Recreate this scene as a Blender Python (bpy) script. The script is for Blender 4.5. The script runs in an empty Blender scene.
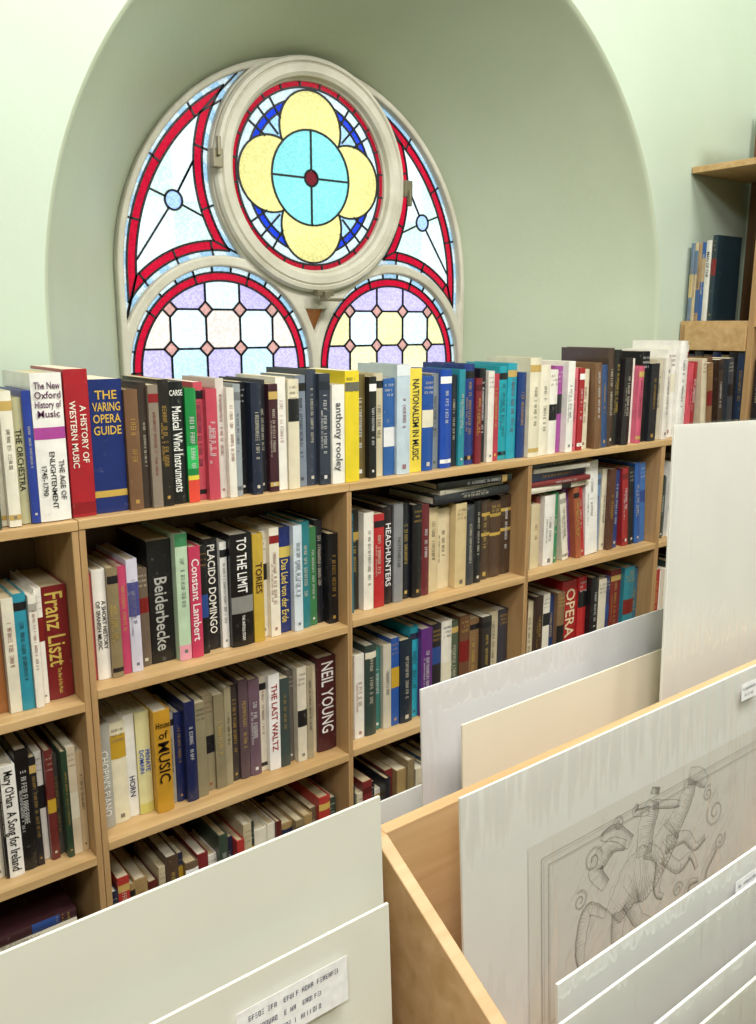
import bpy, math, random
from mathutils import Vector, Matrix
random.seed(23)
E = 1.5           # eye height
YF = 1.514        # bookcase front
YW = 1.76         # wall plane
YG = 2.34         # window plane

def lin(c):
    return c/12.92 if c <= .04045 else ((c+.055)/1.055)**2.4
def H(s):
    return tuple(lin(int(s[i:i+2], 16)/255) for i in (0, 2, 4))

# ---------------------------------------------------------------- materials
def newmat(name):
    m = bpy.data.materials.new(name); m.use_nodes = True
    nt = m.node_tree
    return m, nt, nt.nodes['Principled BSDF'], nt.nodes['Material Output']

def paint(name, c1, c2, rough=.7, scale=3, bump=.05):
    m, nt, b, o = newmat(name)
    tc = nt.nodes.new('ShaderNodeTexCoord')
    n = nt.nodes.new('ShaderNodeTexNoise'); n.inputs['Scale'].default_value = scale; n.inputs['Detail'].default_value = 6
    r = nt.nodes.new('ShaderNodeValToRGB')
    r.color_ramp.elements[0].color = (*c1, 1); r.color_ramp.elements[1].color = (*c2, 1)
    r.color_ramp.elements[0].position = .35; r.color_ramp.elements[1].position = .65
    nt.links.new(tc.outputs['Object'], n.inputs['Vector'])
    nt.links.new(n.outputs['Fac'], r.inputs['Fac']); nt.links.new(r.outputs['Color'], b.inputs['Base Color'])
    n2 = nt.nodes.new('ShaderNodeTexNoise'); n2.inputs['Scale'].default_value = 60
    nt.links.new(tc.outputs['Object'], n2.inputs['Vector'])
    bp = nt.nodes.new('ShaderNodeBump'); bp.inputs['Strength'].default_value = bump; bp.inputs['Distance'].default_value = .01
    nt.links.new(n2.outputs['Fac'], bp.inputs['Height']); nt.links.new(bp.outputs['Normal'], b.inputs['Normal'])
    b.inputs['Roughness'].default_value = rough
    return m

def wood(name, c1, c2, axis=0, rough=.5):
    m, nt, b, o = newmat(name)
    tc = nt.nodes.new('ShaderNodeTexCoord'); mp = nt.nodes.new('ShaderNodeMapping')
    sc = [14, 14, 14]; sc[axis] = 1.2
    mp.inputs['Scale'].default_value = sc
    n = nt.nodes.new('ShaderNodeTexNoise'); n.inputs['Scale'].default_value = 3; n.inputs['Detail'].default_value = 8
    n.inputs['Distortion'].default_value = .6
    r = nt.nodes.new('ShaderNodeValToRGB')
    r.color_ramp.elements[0].color = (*c1, 1); r.color_ramp.elements[1].color = (*c2, 1)
    r.color_ramp.elements[0].position = .3; r.color_ramp.elements[1].position = .7
    nt.links.new(tc.outputs['Object'], mp.inputs['Vector']); nt.links.new(mp.outputs['Vector'], n.inputs['Vector'])
    nt.links.new(n.outputs['Fac'], r.inputs['Fac']); nt.links.new(r.outputs['Color'], b.inputs['Base Color'])
    b.inputs['Roughness'].default_value = rough
    return m

def attrmat(name, rough, spec=.5, var=.12, scale=40, coat=0, wear=False):
    m, nt, b, o = newmat(name)
    a = nt.nodes.new('ShaderNodeAttribute'); a.attribute_name = 'Col'
    tc = nt.nodes.new('ShaderNodeTexCoord')
    n = nt.nodes.new('ShaderNodeTexNoise'); n.inputs['Scale'].default_value = scale; n.inputs['Detail'].default_value = 4
    nt.links.new(tc.outputs['Object'], n.inputs['Vector'])
    mr = nt.nodes.new('ShaderNodeMapRange'); mr.inputs['From Min'].default_value = .3; mr.inputs['From Max'].default_value = .7
    mr.inputs['To Min'].default_value = 1-var; mr.inputs['To Max'].default_value = 1.0
    nt.links.new(n.outputs['Fac'], mr.inputs['Value'])
    vm = nt.nodes.new('ShaderNodeVectorMath'); vm.operation = 'SCALE'
    nt.links.new(a.outputs['Color'], vm.inputs[0]); nt.links.new(mr.outputs['Result'], vm.inputs['Scale'])
    out = vm.outputs['Vector']
    if wear:   # scuffed patches on the jackets
        n3 = nt.nodes.new('ShaderNodeTexNoise'); n3.inputs['Scale'].default_value = 55; n3.inputs['Detail'].default_value = 8; n3.inputs['Roughness'].default_value = .7
        nt.links.new(tc.outputs['Object'], n3.inputs['Vector'])
        m3 = nt.nodes.new('ShaderNodeMapRange'); m3.inputs['From Min'].default_value = .62; m3.inputs['From Max'].default_value = .72
        m3.inputs['To Min'].default_value = 0; m3.inputs['To Max'].default_value = .35
        nt.links.new(n3.outputs['Fac'], m3.inputs['Value'])
        mi = nt.nodes.new('ShaderNodeMix'); mi.data_type = 'RGBA'
        nt.links.new(m3.outputs['Result'], mi.inputs[0]); nt.links.new(out, mi.inputs[6]); mi.inputs[7].default_value = (.45, .42, .36, 1)
        out = mi.outputs[2]
    nt.links.new(out, b.inputs['Base Color'])
    b.inputs['Roughness'].default_value = rough
    b.inputs['Specular IOR Level'].default_value = spec
    b.inputs['Coat Weight'].default_value = coat
    b.inputs['Coat Roughness'].default_value = .15
    return m

M_cover = attrmat('book_cover', .34, .5, .15, 30, .25, True)
M_paper = attrmat('paper', .85, .2, .15, 120)
M_card = attrmat('mat_card', .6, .3, .03, 12)
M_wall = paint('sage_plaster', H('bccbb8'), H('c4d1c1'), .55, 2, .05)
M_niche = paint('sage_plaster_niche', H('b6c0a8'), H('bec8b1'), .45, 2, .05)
M_ceil = paint('ceiling_paint', H('dcdcd0'), H('e2e2d8'))
M_wood = wood('birch_wood', H('b6925f'), H('cfae7c'))
M_woodv = wood('birch_wood_upright', H('a58156'), H('bd9a6b'), 2)
M_back = wood('bookcase_back', H('64472c'), H('78583b'), 2)
M_box = wood('plywood_box', H('bf9868'), H('d5b084'))
M_floor = wood('floorboards', H('5e4630'), H('7b5d40'))
M_frame = paint('painted_stone', H('bdb9a8'), H('cfccbd'), .5, 10, .12)
M_lead, nt, b, o = newmat('lead'); b.inputs['Base Color'].default_value = (.01, .012, .015, 1); b.inputs['Roughness'].default_value = .5
M_metal, nt, b, o = newmat('brass'); b.inputs['Base Color'].default_value = (*H('8d8672'), 1); b.inputs['Metallic'].default_value = .8; b.inputs['Roughness'].default_value = .4

# stained glass: daylight transmitted through coloured, hammered glass
M_glass, nt, b, o = newmat('stained_glass')
a = nt.nodes.new('ShaderNodeAttribute'); a.attribute_name = 'Col'
tc = nt.nodes.new('ShaderNodeTexCoord')
n = nt.nodes.new('ShaderNodeTexNoise'); n.inputs['Scale'].default_value = 5; n.inputs['Detail'].default_value = 3
vo = nt.nodes.new('ShaderNodeTexVoronoi'); vo.inputs['Scale'].default_value = 150
nt.links.new(tc.outputs['Object'], n.inputs['Vector']); nt.links.new(tc.outputs['Object'], vo.inputs['Vector'])
mr = nt.nodes.new('ShaderNodeMapRange'); mr.inputs['From Min'].default_value = .3; mr.inputs['From Max'].default_value = .7
mr.inputs['To Min'].default_value = .84; mr.inputs['To Max'].default_value = 1.0
nt.links.new(n.outputs['Fac'], mr.inputs['Value'])
mr2 = nt.nodes.new('ShaderNodeMapRange'); mr2.inputs['From Min'].default_value = 0; mr2.inputs['From Max'].default_value = .7
mr2.inputs['To Min'].default_value = 1.0; mr2.inputs['To Max'].default_value = .68
nt.links.new(vo.outputs['Distance'], mr2.inputs['Value'])
mm = nt.nodes.new('ShaderNodeMath'); mm.operation = 'MULTIPLY'
nt.links.new(mr.outputs['Result'], mm.inputs[0]); nt.links.new(mr2.outputs['Result'], mm.inputs[1])
vm = nt.nodes.new('ShaderNodeVectorMath'); vm.operation = 'SCALE'
nt.links.new(a.outputs['Color'], vm.inputs[0]); nt.links.new(mm.outputs['Value'], vm.inputs['Scale'])
tr = nt.nodes.new('ShaderNodeBsdfTranslucent'); gl = nt.nodes.new('ShaderNodeBsdfGlossy'); gl.inputs['Roughness'].default_value = .15
mx = nt.nodes.new('ShaderNodeMixShader'); mx.inputs['Fac'].default_value = .03
nt.links.new(vm.outputs['Vector'], tr.inputs['Color'])
nt.links.new(tr.outputs['BSDF'], mx.inputs[1]); nt.links.new(gl.outputs['BSDF'], mx.inputs[2])
nt.links.new(mx.outputs['Shader'], o.inputs['Surface'])

# clear sleeve
M_sleeve, nt, b, o = newmat('clear_sleeve')
t = nt.nodes.new('ShaderNodeBsdfTransparent'); g = nt.nodes.new('ShaderNodeBsdfGlossy'); g.inputs['Roughness'].default_value = .1
tc = nt.nodes.new('ShaderNodeTexCoord'); mp = nt.nodes.new('ShaderNodeMapping'); mp.inputs['Scale'].default_value = (9, 9, 1.5)
n = nt.nodes.new('ShaderNodeTexNoise'); n.inputs['Scale'].default_value = 3
nt.links.new(tc.outputs['Object'], mp.inputs['Vector']); nt.links.new(mp.outputs['Vector'], n.inputs['Vector'])
bp = nt.nodes.new('ShaderNodeBump'); bp.inputs['Strength'].default_value = .6; bp.inputs['Distance'].default_value = .02
nt.links.new(n.outputs['Fac'], bp.inputs['Height']); nt.links.new(bp.outputs['Normal'], g.inputs['Normal'])
mx = nt.nodes.new('ShaderNodeMixShader'); mx.inputs['Fac'].default_value = .08
nt.links.new(t.outputs['BSDF'], mx.inputs[1]); nt.links.new(g.outputs['BSDF'], mx.inputs[2]); nt.links.new(mx.outputs['Shader'], o.inputs['Surface'])

# ---------------------------------------------------------------- mesh builder
class MB:
    def __init__(s, mats):
        s.v = []; s.f = []; s.c = []; s.m = []; s.mats = mats
    def add(s, vs, fs, col=(1, 1, 1), mat=0):
        k = len(s.v); s.v += [tuple(p) for p in vs]
        for f in fs:
            s.f.append(tuple(i+k for i in f)); s.c.append(col); s.m.append(mat)
    def box(s, a, b, col=(1, 1, 1), mat=0, T=None):
        x0, y0, z0 = a; x1, y1, z1 = b
        vs = [Vector(p) for p in ((x0,y0,z0),(x1,y0,z0),(x1,y1,z0),(x0,y1,z0),(x0,y0,z1),(x1,y0,z1),(x1,y1,z1),(x0,y1,z1))]
        if T: vs = [T @ p for p in vs]
        s.add(vs, [(0,3,2,1),(4,5,6,7),(0,1,5,4),(1,2,6,5),(2,3,7,6),(3,0,4,7)], col, mat)
    def obj(s, name, smooth=False, parent=None, bevel=0):
        me = bpy.data.meshes.new(name); me.from_pydata(s.v, [], s.f)
        for m in s.mats: me.materials.append(m)
        me.polygons.foreach_set('material_index', s.m)
        at = me.color_attributes.new('Col', 'FLOAT_COLOR', 'CORNER')
        buf = []
        for f, c in zip(s.f, s.c): buf += [c[0], c[1], c[2], 1.0]*len(f)
        at.data.foreach_set('color', buf)
        if smooth: me.polygons.foreach_set('use_smooth', [True]*len(me.polygons))
        me.update()
        ob = bpy.data.objects.new(name, me); bpy.context.scene.collection.objects.link(ob)
        if parent: ob.parent = parent
        if bevel:
            bm = ob.modifiers.new('bevel', 'BEVEL'); bm.width = bevel; bm.segments = 2; bm.limit_method = 'ANGLE'
        return ob

_tc = {}
def textmesh(s, bold=.012):
    if s in _tc: return _tc[s]
    cu = bpy.data.curves.new('t', 'FONT'); cu.body = s; cu.resolution_u = 2; cu.offset = bold
    ob = bpy.data.objects.new('t', cu)
    me = bpy.data.meshes.new_from_object(ob)
    vs = [(v.co.x, v.co.y) for v in me.vertices]; fs = [tuple(p.vertices) for p in me.polygons]
    bpy.data.objects.remove(ob); bpy.data.curves.remove(cu); bpy.data.meshes.remove(me)
    if vs:
        xs = [p[0] for p in vs]; x0, x1 = min(xs), max(xs)
        vs = [(p[0]-x0, p[1]) for p in vs]; w = x1-x0
    else: w = 1
    _tc[s] = (vs, fs, w); return _tc[s]

def put_text(mb, s, o, u, v, length, height, col, mat=0):
    """o = centre of the line; u reading dir, v up dir"""
    vs, fs, w = textmesh(s)
    if not vs: return
    sc = height/.72
    sx = min(sc, length/w)
    sy = sc if sx > sc*.6 else sx/.6
    mb.add([o + u*((p[0]-w/2)*sx) + v*((p[1]-.35)*sy) for p in vs], fs, col, mat)

def glyphs(mb, o, u, v, length, height, col, mat=0):
    """tiny illegible lettering, centred at o"""
    x = -length/2; gw = height*.66
    while x < length/2-gw:
        if random.random() < .16: x += gw; continue
        st = gw*.2; wd = gw*.72
        L_ = (0, 0, st, height); R_ = (wd-st, 0, wd, height); B_ = (0, 0, wd, st); T2 = (0, height-st, wd, height); M_ = (0, height*.42, wd, height*.42+st)
        rects = random.choice([[L_, B_, R_], [L_, T2, M_], [L_, T2, R_, M_], [L_, B_, M_, T2], [L_, R_, M_], [T2, B_, L_, R_], [L_], [T2, B_, M_]])
        for a, b, c, d in rects:
            mb.add([o+u*(x+a)+v*(b-height/2), o+u*(x+c)+v*(b-height/2), o+u*(x+c)+v*(d-height/2), o+u*(x+a)+v*(d-height/2)], [(0,1,2,3)], col, mat)
        x += gw

def shade(c, k): return tuple(min(1, x*k) for x in c)
PAPERS = [H('d9cdae'), H('cdbf9c'), H('e2dac4'), H('c4b28c')]

def book(mb, O, X, Y, Z, w, h, d, col, titles=None, band=None, style=None, back=None):
    """O corner, X thickness dir, Y depth dir (into shelf), Z height dir"""
    O = Vector(O); X = Vector(X); Y = Vector(Y); Z = Vector(Z)
    P = lambda x, y, z: O+X*x+Y*y+Z*z
    soft = random.random() < .3
    bulge = min(.0035, w*.1)*(.25 if soft else 1); t = min(.0026, w*.15)*(.35 if soft else 1); n = 6
    prof = [(0, d)] + [(0+ w*i/n, .004-bulge*1.0*math.sin(math.pi*i/n)) for i in range(n+1)] + [(w, d), (w-t, d), (w-t, .007), (t, .007), (t, d)]
    N = len(prof)
    vs = [P(x, y, 0) for x, y in prof]+[P(x, y, h) for x, y in prof]
    fs = [(i, (i+1) % N, N+(i+1) % N, N+i) for i in range(N)]
    fs += [tuple(reversed(range(N))), tuple(range(N, 2*N))]
    mb.add(vs, fs, col, 0)
    T = Matrix((( X.x, Y.x, Z.x, O.x), (X.y, Y.y, Z.y, O.y), (X.z, Y.z, Z.z, O.z), (0,0,0,1)))
    g_ = .0004 if soft else .003
    mb.box((t, .0071, g_), (w-t, d-.004*(not soft), h-g_), random.choice(PAPERS), 1, T)
    fy = .004-bulge-.0006
    def strip(z0, z1, c, x0=0.0, x1=1.0):
        pts = []
        for i in range(n+1):
            f = x0+(x1-x0)*i/n
            pts.append((w*f, .004-bulge*math.sin(math.pi*f)-.0004))
        vs = [P(x, y, z0) for x, y in pts]+[P(x, y, z1) for x, y in pts]
        mb.add(vs, [(i, i+1, n+2+i, n+1+i) for i in range(n)], c, 0)
    lum = .3*col[0]+.6*col[1]+.1*col[2]
    ink = random.choice([H('e8e0c8'), H('d8b860'), H('f4f4f0'), H('c8a050')]) if lum < .22 else random.choice([H('20201e'), H('28304a'), H('8a1f24'), H('3a2a20')])
    if band:
        for z0, z1, c in band: strip(z0*h, z1*h, H(c))
    if titles:
        for tt in titles:
            s, ori, c, lo, hi = tt[:5]
            ww = tt[5] if len(tt) > 5 else .62
            c = H(c)
            lines = s.split('|')
            L = (hi-lo)*h; zc = (hi+lo)/2*h
            if ori == 'v':
                k = len(lines); step = w*.86/k
                for i, ln in enumerate(lines):
                    xx = w/2+(k-1)*step/2-i*step
                    put_text(mb, ln, P(xx, fy-.0002, zc), -Z, X, L, step*ww, c, 0)
            else:
                k = len(lines); step = L/k
                for i, ln in enumerate(lines):
                    zz = hi*h-step*(i+.5)
                    put_text(mb, ln, P(w/2, fy-.0002, zz), X, Z, w*.84, min(step*.75, w*.6), c, 0)
    else:
        r = random.random()
        if not band and w > .012 and r < .3:
            c2 = random.choice([shade(col, .5), H('c8a860'), ink, H('1c1c20')])
            strip(h*.86, h*.93, c2)
            if r < .12: strip(h*.05, h*.09, c2)
        if not band and r > .85:
            a0 = random.uniform(.3, .65)
            strip(h*a0, h*(a0+random.uniform(.12, .25)), random.choice([H('7a1c1c'), H('1a1a1e'), H('e6dfc6'), H('2a4a8a'), H('c8a030')]), 0.0, 1.0)
        hgt = min(w*random.uniform(.26, .42), .0095)
        ink2 = tuple(.75*i+.25*c for i, c in zip(ink, col))
        if r < .8:
            glyphs(mb, P(w/2, fy, h*random.uniform(.5, .62)), -Z, X, h*random.uniform(.3, .58), hgt, ink2)
            if w > .018 and random.random() < .35:
                glyphs(mb, P(w*.2, fy, h*.5), -Z, X, h*.35, hgt*.5, ink2)
        else:
            for k in range(3): glyphs(mb, P(w/2, fy, h*(.93-.05*k)), X, Z, w*.8, w*.17, ink2)
        if random.random() < .5:
            cz = h*.07; rr = w*.14
            mb.add([P(w/2-rr, fy, cz-rr), P(w/2+rr, fy, cz-rr), P(w/2+rr, fy, cz+rr), P(w/2-rr, fy, cz+rr)], [(0,1,2,3)], ink2, 0)

RANDCOL = ['e9e2cf','efe9dc','d8ccb0','1d1d20','23242c','2a2f45','5b2420','7c2a2a','3a4a3c','6d5a45','8c7a5a','c9bb98','2d5a6b','8a8f94','b33a34','404a66','f3f0e8','514033','a68b5c','31403a']
def rb(w=None):
    return (w or random.uniform(6, 15), random.choice(RANDCOL), random.uniform(19, 24))

def run(mb, x0, x1, z, specs, growth=0, yfront=YF, recess=.02, jit=.008, dh=0):
    S = sum(s[0] for s in specs); acc = 0; ws = []; prev = 0; gap = 0
    for s in specs:
        tmid = (acc+s[0]/2)/S; acc += s[0]
        ws.append(s[0]*(1+growth*tmid))
        l = (s[3] if len(s) > 3 else {}).get('lean', 0)
        if l < prev: gap += (prev-l)*s[2]/100
        prev = l
    k = (x1-x0-gap)/sum(ws); x = x0; prev = 0
    for s, wv in zip(specs, ws):
        w = wv*k
        opt = s[3] if len(s) > 3 else {}
        h = s[2]/100
        if 't' not in opt: h += random.uniform(-jit*1.4, jit)+dh
        d = min(.19, h*random.uniform(.6, .74))
        ln = opt.get('lean', 0)
        if ln < prev: x += (prev-ln)*s[2]/100
        prev = ln
        th = ln+random.uniform(-.006, .004)
        X = (math.cos(th), 0, -math.sin(th)); Z = (math.sin(th), 0, math.cos(th))
        yo = yfront+recess+random.uniform(0, .024)
        zz = z + (w*math.sin(th) if th > 0 else 0) + .0008
        book(mb, (x+.0004, yo, zz), X, (0, 1, 0), Z, w*.965, h, d, H(s[1]), opt.get('t'), opt.get('b'))
        x += w

def T_(s, c='f4f0e4', lo=.12, hi=.9, ww=.62): return {'t': [(s, 'v', c, lo, hi, ww)]}
def L_(l): return {'lean': l}
MATS = [M_cover, M_paper]

# ================================================================= row 1
z1 = E-.342
mb = MB(MATS)
run(mb, -.09, .37, z1, [rb() for _ in range(18)], recess=.004)
run(mb, .37, .492, z1, [
 (8,'e6dfc8',22), (13,'ece6d2',22.5), (12,'b9b58e',22,T_('THE ORCHESTRA','30302a')),
 (9,'2a3f94',22.5), (33,'f1efe8',26,{'t':[('The New|Oxford|History of|Music','h','5a2a50',.7,.95),('THE AGE OF|ENLIGHTENMENT|1745-1790','v','2a2a2a',.06,.5,.6)],'b':[(.56,.64,'b0489a')]})], .1, recess=.004)
run(mb, .494, 1.09, z1, [
 (27,'a81f2a',26.5,{'t':[('A HISTORY OF|WESTERN MUSIC','v','f4ead8',.2,.93,.62)],'b':[(.02,.1,'8a1620')]}),
 (37,'1b2c6b',24.5,{'t':[('THE|VARING|OPERA|GUIDE','h','d9b24c',.58,.93)],'b':[(.12,.17,'c9a850')]}),
 (15,'75553c',24), (9,'3c302a',24), (11,'8c7f70',23.5),(12,'26221f',24.5),
 (17,'17181a',23.6,{'t':[('Musical Wind Instruments','v','f2f2ea',.1,.8,.75),('CARSE','h','f2f2ea',.87,.95)]}), (12,'1f8a44',23.6,{'b':[(.3,.5,'30c060'),(0,.2,'e04a3a'),(.2,.24,'e8d84a')]}),
 (10,'c94f5e',23.5), (12,'c2485a',23,), (9,'d9d0c6',24,),(8,'ebe5d8',22),(8,'9aa0a4',23),
 (9,'1c1c20',24),(11,'22283c',22.6),(9,'2b2b30',23.4),(10,'41202a',22),(11,'efebe0',24.8),
 (12,'e2d9bd',24.2), (11,'7c8694',25),(11,'3a4150',24.5),(12,'343b48',25),(14,'f2efe4',21.5,T_('anthony rooley','50505a',.1,.85))], .54, recess=.004, dh=-.004)
run(mb, 1.09, 1.68, z1, [
 (14,'e6cf2e',24.8,{'b':[(.82,.9,'6a6a60')]}),(12,'6c5d36',24),(7,'1f1e1c',22.6),(9,'cfc4a4',23.5),(11,'2f5fa0',22.5,{'b':[(.3,.5,'e6e6e6')]}),
 (13,'c3d3dc',25,{'b':[(.9,1,'e8eef0')]}),(12,'e9d34a',24.2,T_('NATIONALISM IN MUSIC','2a2a30')),(11,'23519e',22.8),(7,'7f8688',23.6),
 (11,'1f4aa8',24.6),(7,'20242c',22.4),(6,'2c8a9a',23.5),(10,'243a7c',24.6),(6,'7c2630',22),(6,'1b1b20',23.6),(6,'e8e2d6',22.4),
 (7,'b33a4a',23.2),(8,'1e9aa8',24.6),(9,'2aa0b4',24),(8,'1c3c78',23)], .41, recess=.004, dh=-.003)
run(mb, 1.68, 2.27, z1, [
 (13,'e7dfc4',25,),(13,'ece5cf',23.5),(10,'efebdf',22.2),(9,'a44a9a',24),(8,'f0eee6',24),(7,'d8707c',22.5),(6,'a8242c',23.5),
 (8,'e0d6ba',23),(8,'7a5a3e',24,L_(-.06)),(8,'34507c',24,L_(-.06)),(7,'4c3b30',27,L_(-.05)),(8,'1f1d1e',26.5),(9,'2a2426',25.4),(8,'f0ece0',25),(6,'cf5c78',23.4),(9,'191a1e',26),(9,'2a2b30',24),(7,'c8bfa8',25)], .4, recess=.004)
run(mb, 2.27, 2.655, z1, [
 (8,'e6e0d4',25),(11,'efece4',27.5),(10,'f4f2ea',28.5),(8,'f0eee4',27.5),(5,'d85868',22.5),(6,'a22a30',23.5),(7,'d8cdb0',23,L_(-.08)),(7,'8a6a48',22,L_(-.08)),(7,'6e4f38',24,L_(-.08)),(6,'403228',23,L_(-.08)),(6,'a8997c',22,L_(-.08)),(7,'3a4048',23,L_(-.08))], .2, recess=.004)
mb.obj('row_of_books')

# ================================================================= row 2
z2L, z2, z2R = E-.69, E-.672, E-.662
mb = MB(MATS)
run(mb, -.09, .33, z2L, [rb() for _ in range(17)])
run(mb, .33, .481, z2L, [(6,'57523a',22),(12,'a3683a',21,),(12,'e4dec8',21.5),(13,'2f93a8',21.5),(8,'efe9da',22.5),(7,'f1ecdf',22),
 (26,'7c1f24',22,{'t':[('Franz Liszt','v','dcc060',.3,.95,.8),('The Man & His Music','v','dcc060',.05,.28,.3)]})], .2, recess=.025)
run(mb, .508, 1.086, z2, [
 (11,'d8606c',21.5),(16,'f3efe4',22,T_('A SHORT HISTORY|OF SPANISH MUSIC','2a2a28',.08,.92,.75)),(13,'8c7d5c',22.5),(11,'c2456a',22.5),
 (13,'d6d3e2',23.4,{'b':[(.5,.8,'4a4c8a')]}),(14,'6a5a4c',21),
 (28,'17181a',25.5,T_('Beiderbecke','b8b8b0',.1,.7)),(14,'bfd8b8',26.8,{'b':[(.9,1,'3f8a5a'),(0,.12,'e8a0b0')]}),
 (13,'c93c5e',23.5,T_('Constant Lambert','f4e8e4',.1,.95,.8)),(9,'1a1a1c',23.5),(16,'1c1c20',24,T_('PLACIDO DOMINGO','f0ece0',.15,.95)),(8,'e8e6e0',24),
 (25,'121214',24.5,{'t':[('TO THE LIMIT','v','f6f4ee',.48,.97,.8),('THE UNTOLD STORY','v','f6f4ee',.05,.28,.3)],'b':[(.3,.45,'8a8a84')]}),
 (12,'c9a83e',24,T_('TORIES','40201c',.3,.9,.7)),(9,'f0ead8',23.5),(11,'ede6d2',23.8),(15,'22306e',24,{'t':[('Das Lied von der Erde','v','e0c868',.1,.7,.6)],'b':[(.72,.82,'d8c060')]}),
 (10,'d4e0e8',25,),(11,'2b7f86',25.2),(8,'3c7a4c',24),(9,'24262c',24),(11,'15161a',21)], .54, recess=.03)
run(mb, 1.101, 1.672, z2R, [
 (13,'2b6a7c',24.8),(10,'2e2c24',24,{'b':[(.7,.78,'c8a850')]}),(11,'efeadc',23.5),(11,'b8292e',22.3),(11,'2a2022',24,T_('HEADHUNTERS','f0f0f0')),(10,'8c8e90',24,),(10,'20222a',24.2),
 (10,'1b1b1e',23),(8,'6c2a30',23.8),(12,'d8c49a',22),(14,'e0cfa8',22),(12,'d6c090',21.8),(9,'3c3f44',21.5),(8,'1d1e22',22),
 (12,'4c3a2e',21.8,{'b':[(.8,.84,'c8a850'),(.55,.59,'c8a850')]}),(12,'523e30',21.8,{'b':[(.8,.84,'c8a850'),(.55,.59,'c8a850')]}),(12,'463428',21.8,{'b':[(.8,.84,'c8a850'),(.55,.59,'c8a850')]})], .41, recess=.03)
run(mb, 1.688, 2.26, z2R, [
 (9,'2a6c74',20.5),(8,'3f7a50',20),(14,'d8c8a0',18.5),(6,'8a4034',19.5),(16,'f0ece2',20),(8,'3a8a5c',20.5),(9,'e8e2d0',20.5,L_(-.12)),(8,'7c4a8c',20,L_(-.12)),(8,'a45a3a',20.5,L_(-.12)),(7,'b82c30',22,L_(-.12)),
 (18,'f4f2ec',27,L_(-.06)),(7,'7a96b8',24),(7,'dcd2b8',25),(8,'5c3a2c',25.5),(9,'283c78',24),(9,'a02c30',24,L_(-.08)),(8,'1f1f24',24,L_(-.08)),(8,'2f5aa0',24.5,L_(-.08)),(8,'3f70b0',25.5,L_(-.08))], .4, recess=.03)
run(mb, 2.285, 2.65, z2R, [rb() for _ in range(16)])
def flat(mb, x, y, z, w, h, d, col, rot=0, titles=None):
    c, s = math.cos(rot), math.sin(rot)
    book(mb, (x, y, z+w), (0, 0, -1), (-s, c, 0), (c, s, 0), w, h, d, H(col), titles)
zz = z2R+.2285
for c, w, l, r, xo in (('24262e',.022,.27,.03,0),('d9d2c0',.012,.24,.08,.02),('18191c',.018,.25,-.04,.01)):
    flat(mb, 1.37+xo, YF+.025, zz, w, l, .18, c, r); zz += w+.001
zz = z2R+.2145
for c, w, l, r, xo in (('e6decb',.016,.27,.02,0),('7c2a2a',.014,.24,-.03,.02),('28344e',.022,.26,.05,0),('e9e4d6',.012,.22,-.05,.03),('1a1c22',.014,.25,.04,.01)):
    flat(mb, 1.695+xo, YF+.025, zz, w, l, .18, c, r); zz += w+.001
mb.obj('row_of_books')

# ================================================================= row 3
z3L, z3, z3R = E-1.012, E-.991, E-.985
mb = MB(MATS)
run(mb, -.09, .325, z3L, [rb() for _ in range(16)])
run(mb, .325, .481, z3L, [(4,'1a1a1c',22),(21,'f3f1ea',22.5,{'t':[('A Song for Ireland','v','141414',.06,.6,.75),("Mary O'Hara",'v','141414',.64,.96,.7)]}),(19,'141416',24),(9,'202024',22),(10,'f0ece2',23),(11,'6a2a28',22),(8,'54504a',21),(8,'28402e',21.5),(11,'dccdb0',22.5),(9,'c9b088',22)], .25, recess=.025)
run(mb, .512, 1.086, z3, [
 (18,'b4b3a8',22.5,T_("CHOPIN'S PIANO",'fafaf4',.12,.75)),(19,'ece4c4',22),(13,'f0ede2',22.5,T_('HORN','3a3a60',.1,.5)),
 (17,'e9e3a8',22.5,{'t':[('PRIVATE|DOMAIN','v','2a5ac0',.1,.95,.75)],'b':[(0,.1,'d8d070')]}),(20,'c8962c',22.5,{'t':[('House|of','h','20160c',.72,.92),('MUSIC','v','20160c',.3,.7,.8)]}),(8,'a8a49c',21.5),(9,'1f2a5a',21),(13,'1c2650',22),
 (12,'8f8668',22,),(12,'948a6c',22),(12,'8a8064',22.3),(8,'a2987a',22),(10,'3e3634',22),(11,'5c4a50',23),(13,'6e5664',23.5,),(8,'e0d8c4',22.5),
 (13,'f4f2ee',23,{'t':[('THE LAST WALTZ','v','a02020',.2,.9)]}),(11,'3c4a48',22.5),(8,'6a6258',22),(11,'dfd6c0',22.5),(7,'a89c80',23),(8,'d8c8a8',23),(22,'4a1c22',23.5,T_('NEIL YOUNG','f4f0ea',.2,.95,.75))], .54, recess=.03)
run(mb, 1.101, 1.672, z3R, [
 (11,'e8e2d0',22),(10,'f0ece0',22.5),(11,'31443e',22.8),(8,'3a7a72',22.5),(8,'cfc8b4',22),(8,'2456a4',22.5),(12,'1c2c3a',23),(8,'2aa2b8',24),(11,'62307c',24),(10,'24242a',24),(10,'ece6d8',23.5),(9,'54604c',22),(10,'6c4a34',23),(11,'8a6a48',22.5),(9,'34302e',22),(9,'c8bc9c',23),(10,'3c3c44',23)], .41, recess=.03)
run(mb, 1.688, 2.26, z3R, [
 (9,'6a4a36',23),(9,'7c5a40',23),(9,'d8caa8',22.5),(9,'3c2c26',23),(8,'ece6d6',23),(8,'223a6c',23),(9,'8a6c4c',22.5),(18,'ab2226',25,T_('OPERA','f0d8b0',.3,.9,.7)),(10,'bd2c2e',25),(9,'1f1f22',24),(9,'e2dac6',23),(8,'3a3f6a',24),(12,'7c2a26',24),(12,'2a8292',25),(9,'2f6a84',24)], .4, recess=.03)
run(mb, 2.285, 2.65, z3R, [rb() for _ in range(16)])
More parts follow.
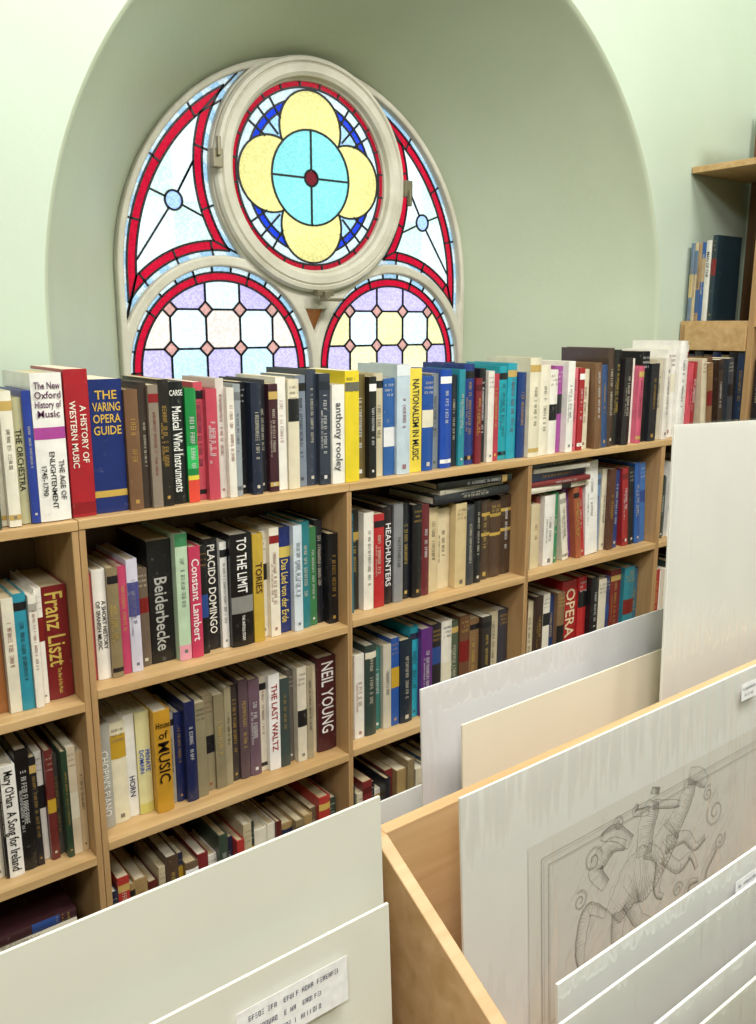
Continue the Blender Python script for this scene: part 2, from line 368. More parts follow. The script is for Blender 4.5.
mb.obj('row_of_books')

# ================================================================= row 4
z4 = .16
mb = MB(MATS)
for i, (a, b) in enumerate(((-.09, .46), (.512, 1.08), (1.101, 1.67), (1.69, 2.25), (2.285, 2.65))):
    if i == 0:
        run(mb, -.09, .2, z4, [(a_[0], a_[1], a_[2]-2) for a_ in (rb() for _ in range(12))], recess=.03)
        zz = z4+.001
        for c in ('3a2c40','e6e0d0','5a2a30','c8bca0','2a2c34','8c7a5a','34405c','d8d0bc','402428'):
            w = random.uniform(.016, .03); flat(mb, .22, YF+.03+random.uniform(0, .02), zz, w, .225, .16, c, random.uniform(-.05, .05)); zz += w+.001
    else:
        run(mb, a, b, z4, [(a_[0], a_[1], a_[2]+.3) for a_ in (rb() for _ in range(25))], recess=.025)
mb.obj('row_of_books')

# ================================================================= bookcases (with bays)
def bookcase(x0, x1, zs, tl, tr_):
    mb = MB([M_wood, M_woodv, M_back])
    t = .018; yb = YW-.004
    top, mids = zs[0], zs[1:]
    mb.box((x0, YF, 0), (x0+tl, yb, top-t), mat=1)
    mb.box((x1-tr_, YF, 0), (x1, yb, top-t), mat=1)
    mb.box((x0, YF-.002, top-t), (x1, yb, top), mat=0)
    for z in mids: mb.box((x0+tl, YF-.001, z-t), (x1-tr_, yb-.008, z), mat=0)
    mb.box((x0+tl, YF+.015, 0), (x1-tr_, YF+.03, z4-t), mat=1)
    mb.box((x0+tl, yb-.008, 0), (x1-tr_, yb, top-t), mat=2)
    return mb.obj('bookcase', bevel=.0012)
bookcase(-.11, .494, (z1-.001, z2L, z3L, z4), .018, .012)
bookcase(.495, 1.093, (z1, z2, z3, z4), .012, .006)
bookcase(1.0935, 1.68, (z1, z2R, z3R, z4), .007, .007)
bookcase(1.6805, 2.27, (z1, z2R, z3R, z4), .007, .009)
bookcase(2.271, 2.665, (z1, z2R, z3R, z4), .01, .013)

# ================================================================= tall bookcase on the right wall
mb = MB([M_wood, M_woodv, M_back])
X0, X1 = 2.68, 3.03
yA, yB = .95, YW-.004
TOPZ = E+.72
for yy in (yA, yA+.36, 1.49): mb.box((X0, yy, 0), (X1, yy+.02, TOPZ), mat=1)
mb.box((X0, yB-.018, 0), (X1, yB, E-.0), mat=1)
mb.box((X1-.008, yA+.02, 0), (X1-.0, yB-.018, TOPZ), mat=2)
for z in (.1, .45, .82, E-.33, E+.012, E+.51):
    for a_, b_ in ((yA+.02, yA+.36), (yA+.38, 1.49), (1.51, yB-.018 if z < E else yB)):
        mb.box((X0+.002, a_, z-.02), (X1-.008, b_, z), mat=0)
mb.box((X0-.004, 1.512, E-.085), (X0+.016, yB-.02, E-.008), mat=0)
mb.obj('tall_bookcase', bevel=.0012)
mb = MB(MATS)
def siderow(y_start, y_end, z, specs, dp=.18):
    S = sum(s[0] for s in specs); y = y_start
    for s in specs:
        w = s[0]/S*(y_start-y_end)
        book(mb, (X0+.01, y, z+.0008), (0, -1, 0), (1, 0, 0), (0, 0, 1), w*.97, s[2]/100, dp, H(s[1]), (s[3] if len(s) > 3 else {}).get('t'), (s[3] if len(s) > 3 else {}).get('b'))
        y -= w
siderow(yB-.012, 1.668, E+.012, [(8,'6c7f96',25.5,{'b':[(.3,.6,'c8b480')]}),(7,'c8b694',25.5,{'b':[(.6,.9,'5a7a9a')]}),(8,'a88a68',25.5,{'b':[(.1,.4,'3a5a8a')]}),(8,'2f5a9c',25.5,{'b':[(.5,.8,'b89a70')]}),(11,'e0ddd4',26,T_('MAN OF THE','3a3a40',.45,.95,.6))], .15)
siderow(1.666, 1.648, E+.012, [(10,'20343e',27.5)], .15)
siderow(1.73, 1.51, E-.33, [(8,'2a3450',23),(10,'22262e',24),(9,'5c4a3c',23),(9,'1d2c5a',24),(8,'8c7a5a',23),(9,'2c2c30',24),(9,'30405c',24)])
for z in (E+.012, E-.33, .82, .45, .1):
    siderow(1.48, 1.335, z, [(8, random.choice(RANDCOL), random.uniform(21, 25)) for _ in range(5)])
    siderow(1.30, .98, z, [(8, random.choice(RANDCOL), random.uniform(21, 25)) for _ in range(12)])
mb.obj('row_of_books')

# ================================================================= room shell
def quadobj(name, vs, mat):
    m = MB([mat]); m.add(vs, [tuple(range(len(vs)))]); return m.obj(name)
XL, XR, YB, ZC = -2.4, 3.05, -2.6, 3.4
quadobj('floor', [(XL,YB,0),(XR,YB,0),(XR,YW,0),(XL,YW,0)], M_floor)
quadobj('ceiling', [(XL,YB,ZC),(XL,YW,ZC),(XR,YW,ZC),(XR,YB,ZC)], M_ceil)
quadobj('wall_left', [(XL,YB,0),(XL,YW,0),(XL,YW,ZC),(XL,YB,ZC)], M_wall)
quadobj('wall_right', [(XR,YB,0),(XR,YW,0),(XR,YW,ZC),(XR,YB,ZC)], M_wall)
quadobj('wall_front', [(XL,YB,0),(XR,YB,0),(XR,YB,ZC),(XL,YB,ZC)], M_wall)
WX = 1.55
def arch(cx, cz, R, zb, n=96):
    pts = [(cx-R, zb)]
    for k in range(1, 9): pts.append((cx-R, zb+(cz-zb)*k/9))
    for i in range(n+1):
        a_ = math.pi*(1-i/n); pts.append((cx+R*math.cos(a_), cz+R*math.sin(a_)))
    for k in range(8, 0, -1): pts.append((cx+R, zb+(cz-zb)*k/9))
    pts.append((cx+R, zb))
    return pts
ZB = E-.5
RF = 1.0
front = arch(WX, E+.01, RF+.006, ZB)
mb = MB([M_wall])
for p, q in zip(front[:-1], front[1:]):
    if abs(p[0]-q[0]) > 1e-6:
        mb.add([(p[0],YW,p[1]),(q[0],YW,q[1]),(q[0],YW,ZC),(p[0],YW,ZC)], [(0,1,2,3)])
mb.add([(XL,YW,0),(front[0][0],YW,0),(front[0][0],YW,ZC),(XL,YW,ZC)], [(0,1,2,3)])
mb.add([(front[-1][0],YW,0),(XR,YW,0),(XR,YW,ZC),(front[-1][0],YW,ZC)], [(0,1,2,3)])
mb.add([(front[0][0],YW,0),(front[-1][0],YW,0),(front[-1][0],YW,ZB),(front[0][0],YW,ZB)], [(0,1,2,3)])
mb.obj('wall_back')
OZ, OR, FR = .13, .618, .637
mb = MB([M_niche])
rings = []
prof = [(0, 0.0, RF+.006), (.003, .0, RF+.001), (.01, .0, RF-.004)]
for k in range(0, 13):
    t = k/12; prof.append((.02+(YG+.01-YW-.02)*t, t, RF-.008+(FR-.004-RF+.008)*t))
for dy, t, R in prof:
    rings.append([(x, YW+dy, z) for x, z in arch(WX, E+.01+(OZ-.01)*t, R, ZB)])
n = len(rings[0])
for a_, b_ in zip(rings[:-1], rings[1:]):
    k = len(mb.v); mb.v += a_+b_
    for i in range(n-1):
        mb.f.append((k+i, k+i+1, k+n+i+1, k+n+i)); mb.c.append((1,1,1)); mb.m.append(0)
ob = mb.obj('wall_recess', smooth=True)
import bmesh
bm = bmesh.new(); bm.from_mesh(ob.data); bmesh.ops.remove_doubles(bm, verts=bm.verts, dist=1e-5); bm.to_mesh(ob.data); bm.free()
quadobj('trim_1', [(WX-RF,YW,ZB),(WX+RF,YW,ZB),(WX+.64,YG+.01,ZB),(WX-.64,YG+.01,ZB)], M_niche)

# ================================================================= window
win = bpy.data.objects.new('window_1', None); bpy.context.scene.collection.objects.link(win)
win.location = (WX, YG, E)
CZ = .435
CC = (-.008, CZ)                    # casement centre
CX = CC[0]
LZ, LX, LR = -.135, .315, .300   # lower lights
def cint(c0, r0, c1, r1):
    dx, dz = c1[0]-c0[0], c1[1]-c0[1]; d = math.hypot(dx, dz)
    a_ = (r0*r0-r1*r1+d*d)/(2*d); h = math.sqrt(max(0, r0*r0-a_*a_))
    mx_, mz_ = c0[0]+a_*dx/d, c0[1]+a_*dz/d
    return [(mx_+h*dz/d, mz_-h*dx/d), (mx_-h*dz/d, mz_+h*dx/d)]
def arcp(c, r, p, q, n=24):
    a0 = math.atan2(p[1]-c[1], p[0]-c[0]); a1 = math.atan2(q[1]-c[1], q[0]-c[0])
    while a1-a0 > math.pi: a1 -= 2*math.pi
    while a1-a0 < -math.pi: a1 += 2*math.pi
    return [(c[0]+r*math.cos(a0+(a1-a0)*i/n), c[1]+r*math.sin(a0+(a1-a0)*i/n)) for i in range(n+1)]
C0_ = (0, CZ)
def spandrel(s, off):
    Ro = OR-off; Rc = .348+off; Rl = .330+off
    A = min(cint((0, OZ), Ro, C0_, Rc), key=lambda p: p[0])
    C = min(cint(C0_, Rc, (-LX, LZ), Rl), key=lambda p: p[0])
    Bz = LZ+math.sqrt(max(0, Rl*Rl-(Ro-LX)**2)); B = (-Ro, Bz)
    pts = [B]
    if Bz < OZ:
        pts += arcp((0, OZ), Ro, (-Ro, OZ), A)
    else:
        B = min(cint((0, OZ), Ro, (-LX, LZ), Rl), key=lambda p: p[0]); pts = arcp((0, OZ), Ro, B, A)
    pts += arcp(C0_, Rc, A, C)[1:] + arcp((-LX, LZ), Rl, C, B)[1:-1]
    return [(-x*s, z) for x, z in pts] if s > 0 else pts
def circ(c, r, n=96): return [(c[0]+r*math.cos(2*math.pi*i/n), c[1]+r*math.sin(2*math.pi*i/n)) for i in range(n)]
LB = -.46
def light(s, off): return arch(s*LX, LZ, LR-off, LB+off, 48)
tri = [(-.038, .048), (.038, .048), (0, -.035)]

cu = bpy.data.curves.new('tracery', 'CURVE'); cu.dimensions = '2D'; cu.fill_mode = 'BOTH'; cu.extrude = .02; cu.bevel_depth = .006; cu.bevel_resolution = 2
cu.offset = -.006
for pts in [arch(0, OZ, FR, -.5), light(-1, 0), light(1, 0), spandrel(-1, 0), spandrel(1, 0), circ(CC, .325), tri]:
    sp = cu.splines.new('POLY'); sp.points.add(len(pts)-1)
    for p, q in zip(sp.points, pts): p.co = (q[0], q[1], 0, 1)
    sp.use_cyclic_u = True
to = bpy.data.objects.new('tmp', cu)
me = bpy.data.meshes.new_from_object(to); bpy.data.objects.remove(to)
me.materials.clear(); me.materials.append(M_frame)
fr = bpy.data.objects.new('tracery_frame', me); bpy.context.scene.collection.objects.link(fr)
fr.parent = win; fr.rotation_euler = (math.pi/2, 0, 0)

def inpoly(p, poly):
    x, y = p; c = False; j = len(poly)-1
    for i in range(len(poly)):
        xi, yi = poly[i]; xj, yj = poly[j]
        if (yi > y) != (yj > y) and x < (xj-xi)*(y-yi)/(yj-yi)+xi: c = not c
        j = i
    return c
RED = H('c01030'); PALE = H('d9ebf0'); PALE2 = H('a8d0ec'); YEL = H('e6da8c'); AQUA = H('86d8d4'); BLUE = H('1c3fd0'); LAV = H('bfb4e2'); CREAM = H('e4d6ca'); TAN = H('c8978c'); MINT = H('cfe8dc'); WHT = H('e0eeee'); LBLU = H('c0dcf0')
SP0 = {s: spandrel(s, -.006) for s in (-1, 1)}
SPB = {s: spandrel(s, .016) for s in (-1, 1)}
SPC = {s: spandrel(s, .042) for s in (-1, 1)}
PIT = .112
def octc(u, v, s):
    i, j = round(u/PIT), round(v/PIT)
    fu, fv = u/PIT-math.floor(u/PIT), v/PIT-math.floor(v/PIT)
    if abs(fu-.5)+abs(fv-.5) < .2: return TAN
    if s < 0:
        if j >= 2: return (PALE, LAV)[i % 2]
        if j == 1: return (CREAM, PALE)[i % 2]
        return (LAV, LBLU)[(i+j) % 2]
    if j >= 2: return LAV
    if j == 1: return (H('e6dea6'), PALE)[i % 2]
    return (LAV, H('e3dcb0'))[(i+j) % 2]
LOBES = [(.14*math.cos(k*math.pi/2), CZ+.14*math.sin(k*math.pi/2)) for k in range(4)]
def ccol(x, z):
    q = math.hypot(x, z-CZ)
    if q > .254: return RED
    if q < .022: return H('6a1020')
    if q < .137: return AQUA
    if any(math.hypot(x-c[0], z-c[1]) < .108 for c in LOBES): return YEL
    if .203 < q < .224: return BLUE
    return PALE if q > .2 else PALE2
def gcol(x, z):
    if math.hypot(x-CX, z-CZ) < .33: return None
    for s in (-1, 1):
        dx = abs(x-s*LX)
        r = math.hypot(dx, z-LZ) if z > LZ else dx
        if r < LR+.006 and z > LB:
            dd = LR-r
            if dd < .016: return PALE2 if int(math.degrees(math.atan2(z-LZ, x-s*LX))//12) % 2 else PALE
            if dd < .040: return RED
            return octc(x-s*LX, z-LZ-.01, s)
        if inpoly((x, z), SP0[s]):
            if not inpoly((x, z), SPB[s]): return PALE2 if int((x+z)*22) % 2 else PALE
            if not inpoly((x, z), SPC[s]): return RED
            if math.hypot(x-s*.455, z-.338) < .026: return H('a8c8ff')
            return MINT if (x-s*.455)*(z-.338)*s > 0 else WHT
    if inpoly((x, z), [(-.056,.062),(.056,.062),(0,-.055)]): return H('7a4a22')
    return None
def panes(fn, x0, x1, z0, z1, name, par, dy=0, ox=0, oz=0):
    mb = MB([M_glass]); st = .005
    for i in range(int((x1-x0)/st)):
        x = x0+st*(i+.5)
        for j in range(int((z1-z0)/st)):
            z = z0+st*(j+.5)
            c = fn(x, z)
            if c is None: continue
            h = st/2
            mb.add([(x-h-ox,dy,z-h-oz),(x+h-ox,dy,z-h-oz),(x+h-ox,dy,z+h-oz),(x-h-ox,dy,z+h-oz)], [(0,1,2,3)], c)
    return mb.obj(name, parent=par)
panes(gcol, -.63, .63, LB, .84, 'glass_panes', win)
def lead(pts, y=0, closed=False, w=.0055, test=None):
    P_ = list(pts)+([pts[0]] if closed else [])
    for p, q in zip(P_[:-1], P_[1:]):
        if test and not (test(p) and test(q)): continue
        dx, dz = q[0]-p[0], q[1]-p[1]; L = math.hypot(dx, dz)
        if L < 1e-7: continue
        nx_, nz_ = -dz/L*w/2, dx/L*w/2; ex, ez = dx/L*w*.2, dz/L*w*.2
        a_ = [(p[0]+nx_-ex, p[1]+nz_-ez), (q[0]+nx_+ex, q[1]+nz_+ez), (q[0]-nx_+ex, q[1]-nz_+ez), (p[0]-nx_-ex, p[1]-nz_-ez)]
        a_ = [(u-LOX, v_-LOZ) for u, v_ in a_]
        vs = [(u, y-.0035, v_) for u, v_ in a_]+[(u, y+.0015, v_) for u, v_ in a_]
        mb.add(vs, [(0,1,2,3),(0,4,5,1),(2,6,7,3),(7,6,5,4)])
def seg(p, q, n=30): return [(p[0]+(q[0]-p[0])*i/n, p[1]+(q[1]-p[1])*i/n) for i in range(n+1)]
def pol(r, a_): return (r*math.cos(a_), CZ+r*math.sin(a_))
# pivoting casement (its own pivot, standing very slightly ajar)
cas = bpy.data.objects.new('casement', None); bpy.context.scene.collection.objects.link(cas)
cas.parent = win; cas.location = (CX, 0, CZ); cas.rotation_euler = (0, 0, math.radians(-1.5))
panes(lambda x, z: ccol(x, z) if math.hypot(x, z-CZ) < .276 else None, -.28, .28, CZ-.28, CZ+.28, 'casement_glass', cas, -.02, 0, CZ)
LOX, LOZ = 0, CZ
mb = MB([M_lead]); yc = -.02
for r in (.254, .137, .023): lead(circ((0, CZ), r), yc, True)
def notlobe(p, m=.105): return all(math.hypot(p[0]-c[0], p[1]-c[1]) > m for c in LOBES)
for r in (.203, .224): lead(circ((0, CZ), r, 144), yc, True, test=notlobe)
for k in range(4):
    c = LOBES[k]; others = [o_ for o_ in LOBES if o_ != c]
    lead(circ(c, .108), yc, True, test=lambda p: .135 < math.hypot(p[0], p[1]-CZ) < .256 and all(math.hypot(p[0]-o_[0], p[1]-o_[1]) > .1 for o_ in others))
    lead(seg(pol(.023, k*math.pi/2), pol(.137, k*math.pi/2)), yc)
for k in range(24): lead(seg(pol(.254, k*math.pi/12+.13), pol(.274, k*math.pi/12+.13), 2), yc)
for k in range(12):
    a_ = math.pi/4+(k//3)*math.pi/2+(k % 3-1)*.2
    lead(seg(pol(.16, a_), pol(.254, a_)), yc, test=notlobe)
mb.obj('casement_leads', parent=cas)
mb = MB([M_frame])
pr = [(.336, .02), (.336, -.045), (.330, -.055), (.320, -.058), (.316, -.052), (.311, -.058), (.290, -.058), (.280, -.05), (.276, -.035), (.271, -.03), (.269, -.01), (.269, .02)]
ns = 128
for i in range(ns):
    a0, a1 = 2*math.pi*i/ns, 2*math.pi*(i+1)/ns
    for (r0, y0), (r1, y1) in zip(pr[:-1], pr[1:]):
        mb.add([(r0*math.cos(a0), y0, r0*math.sin(a0)), (r0*math.cos(a1), y0, r0*math.sin(a1)), (r1*math.cos(a1), y1, r1*math.sin(a1)), (r1*math.cos(a0), y1, r1*math.sin(a0))], [(0,1,2,3)])
mb.obj('casement_ring', parent=cas)
LOX, LOZ = 0, 0
mb = MB([M_lead])
for s in (-1, 1):
    lead(light(s, .016), 0, True); lead(light(s, .040), 0, True)
    inn = lambda p: (math.hypot(p[0]-s*LX, p[1]-LZ) if p[1] > LZ else abs(p[0]-s*LX)) < LR-.040 and p[1] > LB
    for i in range(-4, 5):
        for j in range(-4, 4):
            cx, cz = s*LX+(i+.5)*PIT, LZ+.01+(j+.5)*PIT; r = .2*PIT
            D = [(cx+r, cz), (cx, cz+r), (cx-r, cz), (cx, cz-r)]
            for p, q in zip(D, D[1:]+D[:1]): lead(seg(p, q, 6), test=inn)
            lead(seg((cx+r, cz), (cx+PIT-r, cz), 20), test=inn); lead(seg((cx, cz+r), (cx, cz+PIT-r), 20), test=inn)
    for k in range(0, 16):
        a_ = math.pi*k/15; q_ = LR-(.040 if k % 3 == 0 else .016)
        lead(seg((s*LX+LR*math.cos(a_), LZ+LR*math.sin(a_)), (s*LX+q_*math.cos(a_), LZ+q_*math.sin(a_)), 2))
    lead(SPB[s], 0, True); lead(SPC[s], 0, True)
    lead(circ((s*.455, .338), .026, 32), 0, True)
    tin = lambda p: inpoly(p, SPC[s])
    c0 = (s*.455, .338)
    for tgt in ((.24, .70), (.61, .12), (.27, .26), (.63, .40), (.36, .50)):
        ang = math.atan2(tgt[1]-c0[1], s*tgt[0]-c0[0])
        lead(seg((c0[0]+.026*math.cos(ang), c0[1]+.026*math.sin(ang)), (s*tgt[0], tgt[1]), 40), test=tin, w=.005)
    b1 = SPC[s]; m = spandrel(s, 0)
    for k in range(0, len(m), 6):
        p = m[k]; q = min(b1, key=lambda t_: math.hypot(t_[0]-p[0], t_[1]-p[1])); lead(seg(p, q, 2))
mb.obj('lead_cames', parent=win)
mb = MB([M_metal])
mb.box((-.365, -.075, .425), (-.335, -.05, .475)); mb.box((-.355, -.085, .455), (-.345, -.07, .505))
mb.box((.32, -.075, .405), (.35, -.05, .455)); mb.box((.33, -.085, .375), (.34, -.07, .425))
mb.box((-.03, -.08, .085), (.03, -.055, .105)); mb.box((-.008, -.10, .07), (.05, -.08, .08)); mb.box((-.01, -.09, .07), (.01, -.06, .10))
mb.obj('catches', parent=win, bevel=.002)
mb = MB([M_frame]); mb.box((-.64, -.12, -.50), (.64, .03, -.455)); mb.obj('sill', parent=win)

# ================================================================= print browser (stand with divided bins)
BZ = .62
mb = MB([M_box, M_woodv])
def side(x, t=.016):
    prof = [(.668, BZ-.02), (.668, E-.535), (.648, E-.535), (.25, E-.765), (.25, BZ-.02)]
    vs = [(x, y, z) for y, z in prof]+[(x+t, y, z) for y, z in prof]; N = 5
    mb.add(vs, [tuple(range(N)), tuple(reversed(range(N, 2*N)))]+[(i, N+i, N+(i+1) % N, (i+1) % N) for i in range(N)])
for x in (-.32, .5, 1.5): side(x)
mb.box((-.304, .65, BZ), (.5, .668, E-.56)); mb.box((.516, .652, BZ), (1.5, .668, E-.535))
mb.box((-.304, .25, BZ), (.5, .262, E-.77)); mb.box((.516, .25, BZ), (1.5, .262, E-.77))
mb.box((-.304, .25, BZ-.018), (1.516, .95, BZ))
mb.box((-.304, .935, BZ), (1.5, .95, .76))
for x in (-.32, .5, 1.5): mb.box((x, .669, BZ-.02), (x+.016, .95, .76))
for x in (-.31, 1.47):
    for y in (.27, .91): mb.box((x, y, 0), (x+.035, y+.035, BZ-.018), mat=1)
mb.obj('print_browser', bevel=.0015)

CREAMC = H('e9e6da')
def card(name, x0, x1, ztop, y, lean=.06, col=CREAMC, zb=BZ+.002, sleeve=False, thick=.003, label=None, draw=None, tilt=0):
    """matted print standing in the bin; y = position of its top edge"""
    hh = (ztop-zb)/math.cos(lean)
    u = Vector((math.cos(tilt), 0, math.sin(tilt)))
    v = Vector((-math.sin(tilt)*math.cos(lean), math.sin(lean), math.cos(lean)*math.cos(tilt)))
    nrm = u.cross(v)
    if nrm.y > 0: nrm = -nrm
    O = Vector((x0, y-hh*math.sin(lean), zb)); w = x1-x0
    mb = MB([M_card, M_paper, M_sleeve])
    T = Matrix(((u.x, v.x, nrm.x, O.x), (u.y, v.y, nrm.y, O.y), (u.z, v.z, nrm.z, O.z), (0,0,0,1)))
    mb.box((0, 0, -thick), (w, hh, 0), col, 0, T)
    P = lambda a_, b_, c_=0: O+u*a_+v*b_+nrm*c_
    if label:
        for (a0, b0, a1, b1, k) in label:
            mb.box((a0, b0, .0054), (a1, b1, .0057), H('fbfbfb'), 1, T)
            for i in range(k):
                bb = b1-(b1-b0)*(i+.8)/(k+.6); hg = (b1-b0)/(k+1)*.42
                glyphs(mb, P((a0+a1)/2-(a1-a0)*.02*i, bb, .0060), u, v, (a1-a0)*(.86 if i == 0 else .6), hg, H('4a4a66'), 1)
    if draw: draw(mb, P, w, hh)
    if sleeve:
        mb.box((-.004, -.0, .0045), (w+.004, hh+.004, .0049), (1,1,1), 2, T)
    return mb.obj(name)

def stroke(mb, P, pts, wd=.0006, col=H('8c8880'), c_=.0013):
    for p, q in zip(pts[:-1], pts[1:]):
        dx, dy = q[0]-p[0], q[1]-p[1]; L = math.hypot(dx, dy)
        if L < 1e-6: continue
        nx_, ny_ = -dy/L*wd/2, dx/L*wd/2
        mb.add([P(p[0]-nx_, p[1]-ny_, c_), P(q[0]-nx_, q[1]-ny_, c_), P(q[0]+nx_, q[1]+ny_, c_), P(p[0]+nx_, p[1]+ny_, c_)], [(0,1,2,3)], col, 1)

def sketch(mb, P, w, hh):
    # plate area with a fine line etching: intertwined figures with scrolling drapery and shading
    x0, y0, x1, y1 = .125, .03, w-.125, hh-.12
    mb.add([P(x0-.022,y0-.022,.0007),P(x1+.022,y0-.022,.0007),P(x1+.022,y1+.022,.0007),P(x0-.022,y1+.022,.0007)], [(0,1,2,3)], H('dedcd3'), 0)
    mb.add([P(x0,y0,.001),P(x1,y0,.001),P(x1,y1,.001),P(x0,y1,.001)], [(0,1,2,3)], H('d8d6ce'), 0)
    for a_, wd_ in ((0, .0007), (.004, .0004), (.012, .0009), (.0145, .0004)):
        stroke(mb, P, [(x0+a_,y0+a_),(x1-a_,y0+a_),(x1-a_,y1-a_),(x0+a_,y1-a_),(x0+a_,y0+a_)], wd_, H('a3a097'))
    rnd = random.Random(3)
    def limb(path, rad, dk='7d7972'):
        pts = []; n = len(path)
        for i in range(n-1):
            p0 = path[max(0, i-1)]; p1 = path[i]; p2 = path[i+1]; p3 = path[min(n-1, i+2)]
            for k in range(12):
                t = k/12
                f = lambda a, b, c, d: .5*((2*b)+(-a+c)*t+(2*a-5*b+4*c-d)*t*t+(-a+3*b-3*c+d)*t**3)
                bump = 1+.13*math.sin(t*math.pi)*(1 if i % 2 else -.6)
                pts.append((f(p0[0],p1[0],p2[0],p3[0]), f(p0[1],p1[1],p2[1],p3[1]), (rad[i]+(rad[i+1]-rad[i])*t)*bump))
        pts.append((*path[-1], rad[-1]))
        Lf, Rt = [], []
        for i, p in enumerate(pts):
            a = pts[max(0, i-1)]; b = pts[min(len(pts)-1, i+1)]
            dx, dy = b[0]-a[0], b[1]-a[1]; l = math.hypot(dx, dy) or 1
            j = rnd.uniform(.94, 1.07)
            Lf.append((p[0]-dy/l*p[2]*j, p[1]+dx/l*p[2]*j)); Rt.append((p[0]+dy/l*p[2]*j, p[1]-dx/l*p[2]*j))
        poly = Lf+Rt[::-1]
        stroke(mb, P, poly+[poly[0]], .00055, H(dk))
        stroke(mb, P, [(x+.0009, y-.0006) for x, y in Rt], .0005, H(dk))
        for i in range(len(pts)):
            p = pts[i]; r_ = Rt[i]; l_ = Lf[i]; k_ = rnd.uniform(-.6, .3)
            m_ = (p[0]+(r_[0]-p[0])*k_, p[1]+(r_[1]-p[1])*k_)
            stroke(mb, P, [m_, r_], .00038, H('8f8b83'))
            if i+1 < len(pts):
                q = Rt[i+1]
                stroke(mb, P, [((m_[0]+r_[0])/2, (m_[1]+r_[1])/2), q], .00035, H('949088'))
                stroke(mb, P, [(r_[0]*.8+p[0]*.2, r_[1]*.8+p[1]*.2), (q[0]*.6+pts[i+1][0]*.4, q[1]*.6+pts[i+1][1]*.4)], .00035, H('949088'))
            if rnd.random() < .4: stroke(mb, P, [l_, ((l_[0]+p[0])/2, (l_[1]+p[1])/2)], .00035, H('a5a198'))
    def scroll(cx_, cy_, r, a0, sg, turns=1.6):
        for kk in range(3):
            pts = []
            for i in range(30):
                t = i/29; a_ = a0+sg*turns*2*math.pi*t; rr = (r-kk*.0016)*(1-.85*t)
                pts.append((cx_+rr*math.cos(a_), cy_+rr*math.sin(a_)))
            stroke(mb, P, pts, .0004, H('8c8880'))
    cx, cy = .345, hh-.225
    def A(pts): return [(cx+x, cy+y) for x, y in pts]
    limb(A([(-.085,-.03),(-.045,.0),(.0,.01),(.045,.045)]), [.02,.036,.034,.022])
    limb(A([(.04,.04),(.07,.07),(.088,.10)]), [.022,.016,.011])
    limb(A([(.082,.108),(.105,.10),(.125,.082)]), [.012,.013,.006])
    limb(A([(.03,.025),(.075,.02),(.10,-.005),(.125,-.0)]), [.013,.009,.006,.004])
    limb(A([(.025,.01),(.06,-.02),(.09,-.015),(.105,-.04)]), [.012,.009,.005,.004])
    limb(A([(-.07,-.03),(-.075,-.07),(-.045,-.10),(-.055,-.135)]), [.018,.011,.007,.004])
    limb(A([(-.05,-.02),(-.03,-.06),(.0,-.085),(-.005,-.13)]), [.018,.011,.007,.004])
    limb(A([(-.10,-.02),(-.135,.0),(-.15,-.05),(-.14,-.10)]), [.006,.010,.009,.003])
    limb(A([(-.02,.03),(-.015,.07),(.0,.10)]), [.016,.019,.013])
    limb(A([(.002,.110),(.005,.118)]), [.010,.009])
    limb(A([(.0,.095),(.03,.085),(.06,.075)]), [.007,.006,.004])
    limb(A([(-.015,.035),(.015,.01),(.01,-.035),(.025,-.05)]), [.011,.010,.006,.004])
    limb(A([(-.01,.09),(-.04,.098),(-.035,.108)]), [.007,.005,.003])
    limb(A([(.04,-.12),(.08,-.10),(.12,-.11),(.15,-.09)]), [.010,.018,.014,.006])
    limb(A([(.075,-.10),(.085,-.06),(.11,-.06)]), [.007,.005,.003])
    limb(A([(.11,-.095),(.13,-.05),(.155,-.03)]), [.009,.007,.004])
    limb(A([(-.10,.02),(-.12,.05),(-.09,.07),(-.06,.06)]), [.008,.014,.012,.006])
    limb(A([(-.05,.06),(-.08,.085),(-.11,.09)]), [.010,.012,.004])
    limb(A([(-.06,-.125),(-.10,-.115),(-.14,-.13)]), [.008,.012,.005])
    for q in ((-.125,.065,.02,0,1),(-.15,.02,.016,2,-1),(-.165,-.09,.022,1,1),(.15,.03,.024,2.5,1),(.165,-.02,.016,.5,-1),(.13,.065,.014,1,1),(-.075,.095,.013,3,-1),(.06,-.055,.014,0,1),(.19,-.10,.02,1,-1),(-.02,-.12,.016,2,1)):
        scroll(cx+q[0], cy+q[1], q[2], q[3], q[4])
    for k in range(300):
        a_ = rnd.uniform(-.19, .22); b_ = rnd.uniform(-.158, -.105)+rnd.random()*.02; l = rnd.uniform(.012, .03)
        stroke(mb, P, [(cx+a_, cy+b_), (cx+a_+l, cy+b_+rnd.uniform(-.002, .004))], .0004, H('a5a198'))
    for k in range(260):
        a_ = rnd.uniform(-.18, .20); b_ = rnd.uniform(-.10, .07); l = rnd.uniform(.01, .03)
        stroke(mb, P, [(cx+a_, cy+b_), (cx+a_+l*.7, cy+b_+l*.7)], .00035, H('b2aea5'))

# right-hand bin, behind
card('matted_print', .692, 1.34, E-.470, .80, .05, H('e9e9ec'), sleeve=True)
card('matted_print', .735, 1.36, E-.52, .765, .05, H('ece2cc'))
card('matted_print', 1.10, 1.47, E-.145, .735, .05, H('f0eee6'), sleeve=True, tilt=-.035, zb=BZ+.016)
card('matted_print', .69, .90, E-.685, .90, .04, H('dcdcd8'))
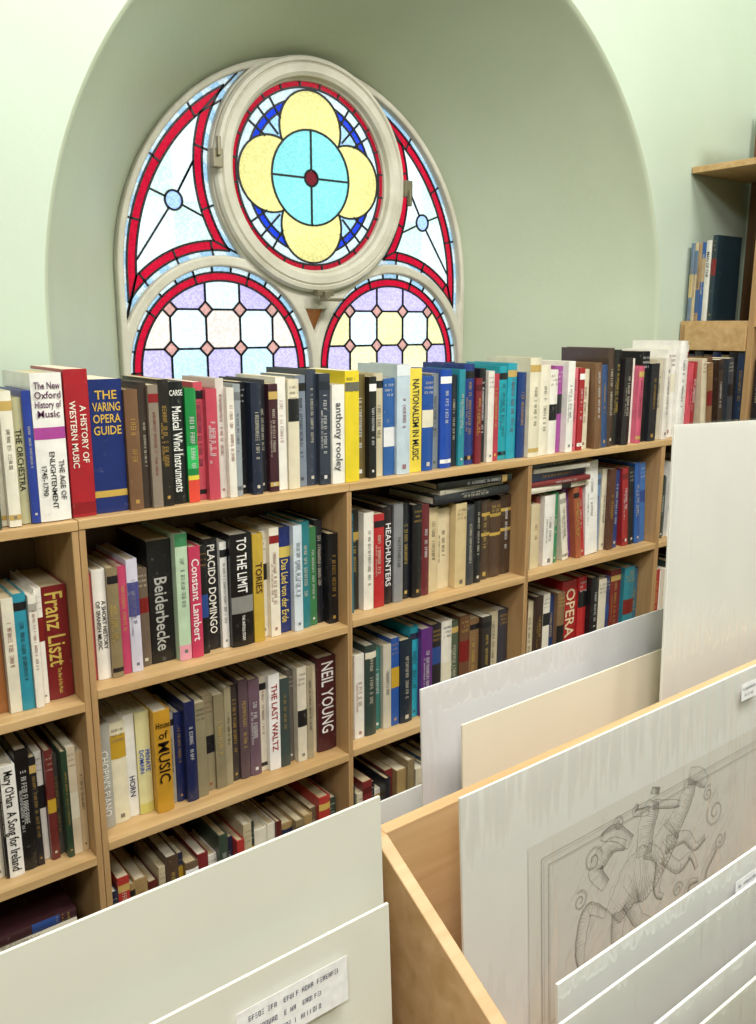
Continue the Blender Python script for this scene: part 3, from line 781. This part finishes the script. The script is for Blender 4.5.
# right-hand bin, front
card('matted_print', .576, 1.44, E-.492, .60, .06, H('eae9e4'), sleeve=True, draw=sketch, label=[(.548, .345, .59, .370, 2)])
card('matted_print', .590, 1.40, E-.640, .47, .06, H('eeeee9'), sleeve=True, label=[(.318, .19, .385, .217, 2)])
card('matted_print', .565, 1.38, E-.662, .45, .06, H('e6e5de'), sleeve=True)
card('matted_print', .575, 1.42, E-.69, .41, .06, H('efeee8'), sleeve=True)
card('matted_print', .56, 1.36, E-.705, .39, .06, H('e0ddd0'), sleeve=True)
card('matted_print', .57, 1.36, E-.73, .355, .06, H('ecebe4'), sleeve=True)
card('matted_print', .56, 1.36, E-.75, .33, .06, H('e4e2d8'), sleeve=True)
# left-hand bin
card('matted_print', -.14, .468, E-.450, .60, .05, H('dfded2'))
card('matted_print', -.20, .455, E-.545, .57, .05, H('e4e3d7'), label=[(.485, .262, .60, .308, 3)])
card('matted_print', -.20, .445, E-.70, .47, .05, H('e9e8da'))

# ================================================================= lights, world, camera
def area(name, loc, tgt, sx, sy, pw, col):
    l = bpy.data.lights.new(name, 'AREA'); l.shape = 'RECTANGLE'; l.size = sx; l.size_y = sy; l.energy = pw; l.color = col
    ob = bpy.data.objects.new(name, l); bpy.context.scene.collection.objects.link(ob)
    ob.location = loc; ob.rotation_euler = (Vector(tgt)-Vector(loc)).to_track_quat('-Z', 'Y').to_euler()
    return ob
area('fill_light', (.9, .1, 3.3), (1.2, 1.3, .9), 1.0, .4, 52, (1, .975, .94))
area('fill_light', (2.3, -.2, 3.3), (2.0, 1.6, 1.2), .6, .4, 40, (1, .97, .92))
area('fill_light', (-.8, -.9, 3.3), (.5, .6, .8), 1.0, .6, 68, (1, .98, .95))  # added fill light, no real fixture, brightens the foreground prints
w = bpy.data.worlds.new('daylight'); bpy.context.scene.world = w; w.use_nodes = True
bg = w.node_tree.nodes['Background']; bg.inputs['Color'].default_value = (.90, .96, 1, 1); bg.inputs['Strength'].default_value = 2.4

cam = bpy.data.cameras.new('camera'); co = bpy.data.objects.new('camera', cam); bpy.context.scene.collection.objects.link(co)
co.location = (0, 0, E); co.rotation_euler = (math.radians(90-12.3), 0, math.radians(-37.8))
cam.sensor_fit = 'VERTICAL'; cam.sensor_height = 24; cam.lens = 860/1024*24; cam.clip_start = .02
bpy.context.scene.camera = co
bpy.context.scene.view_settings.view_transform = 'Standard'
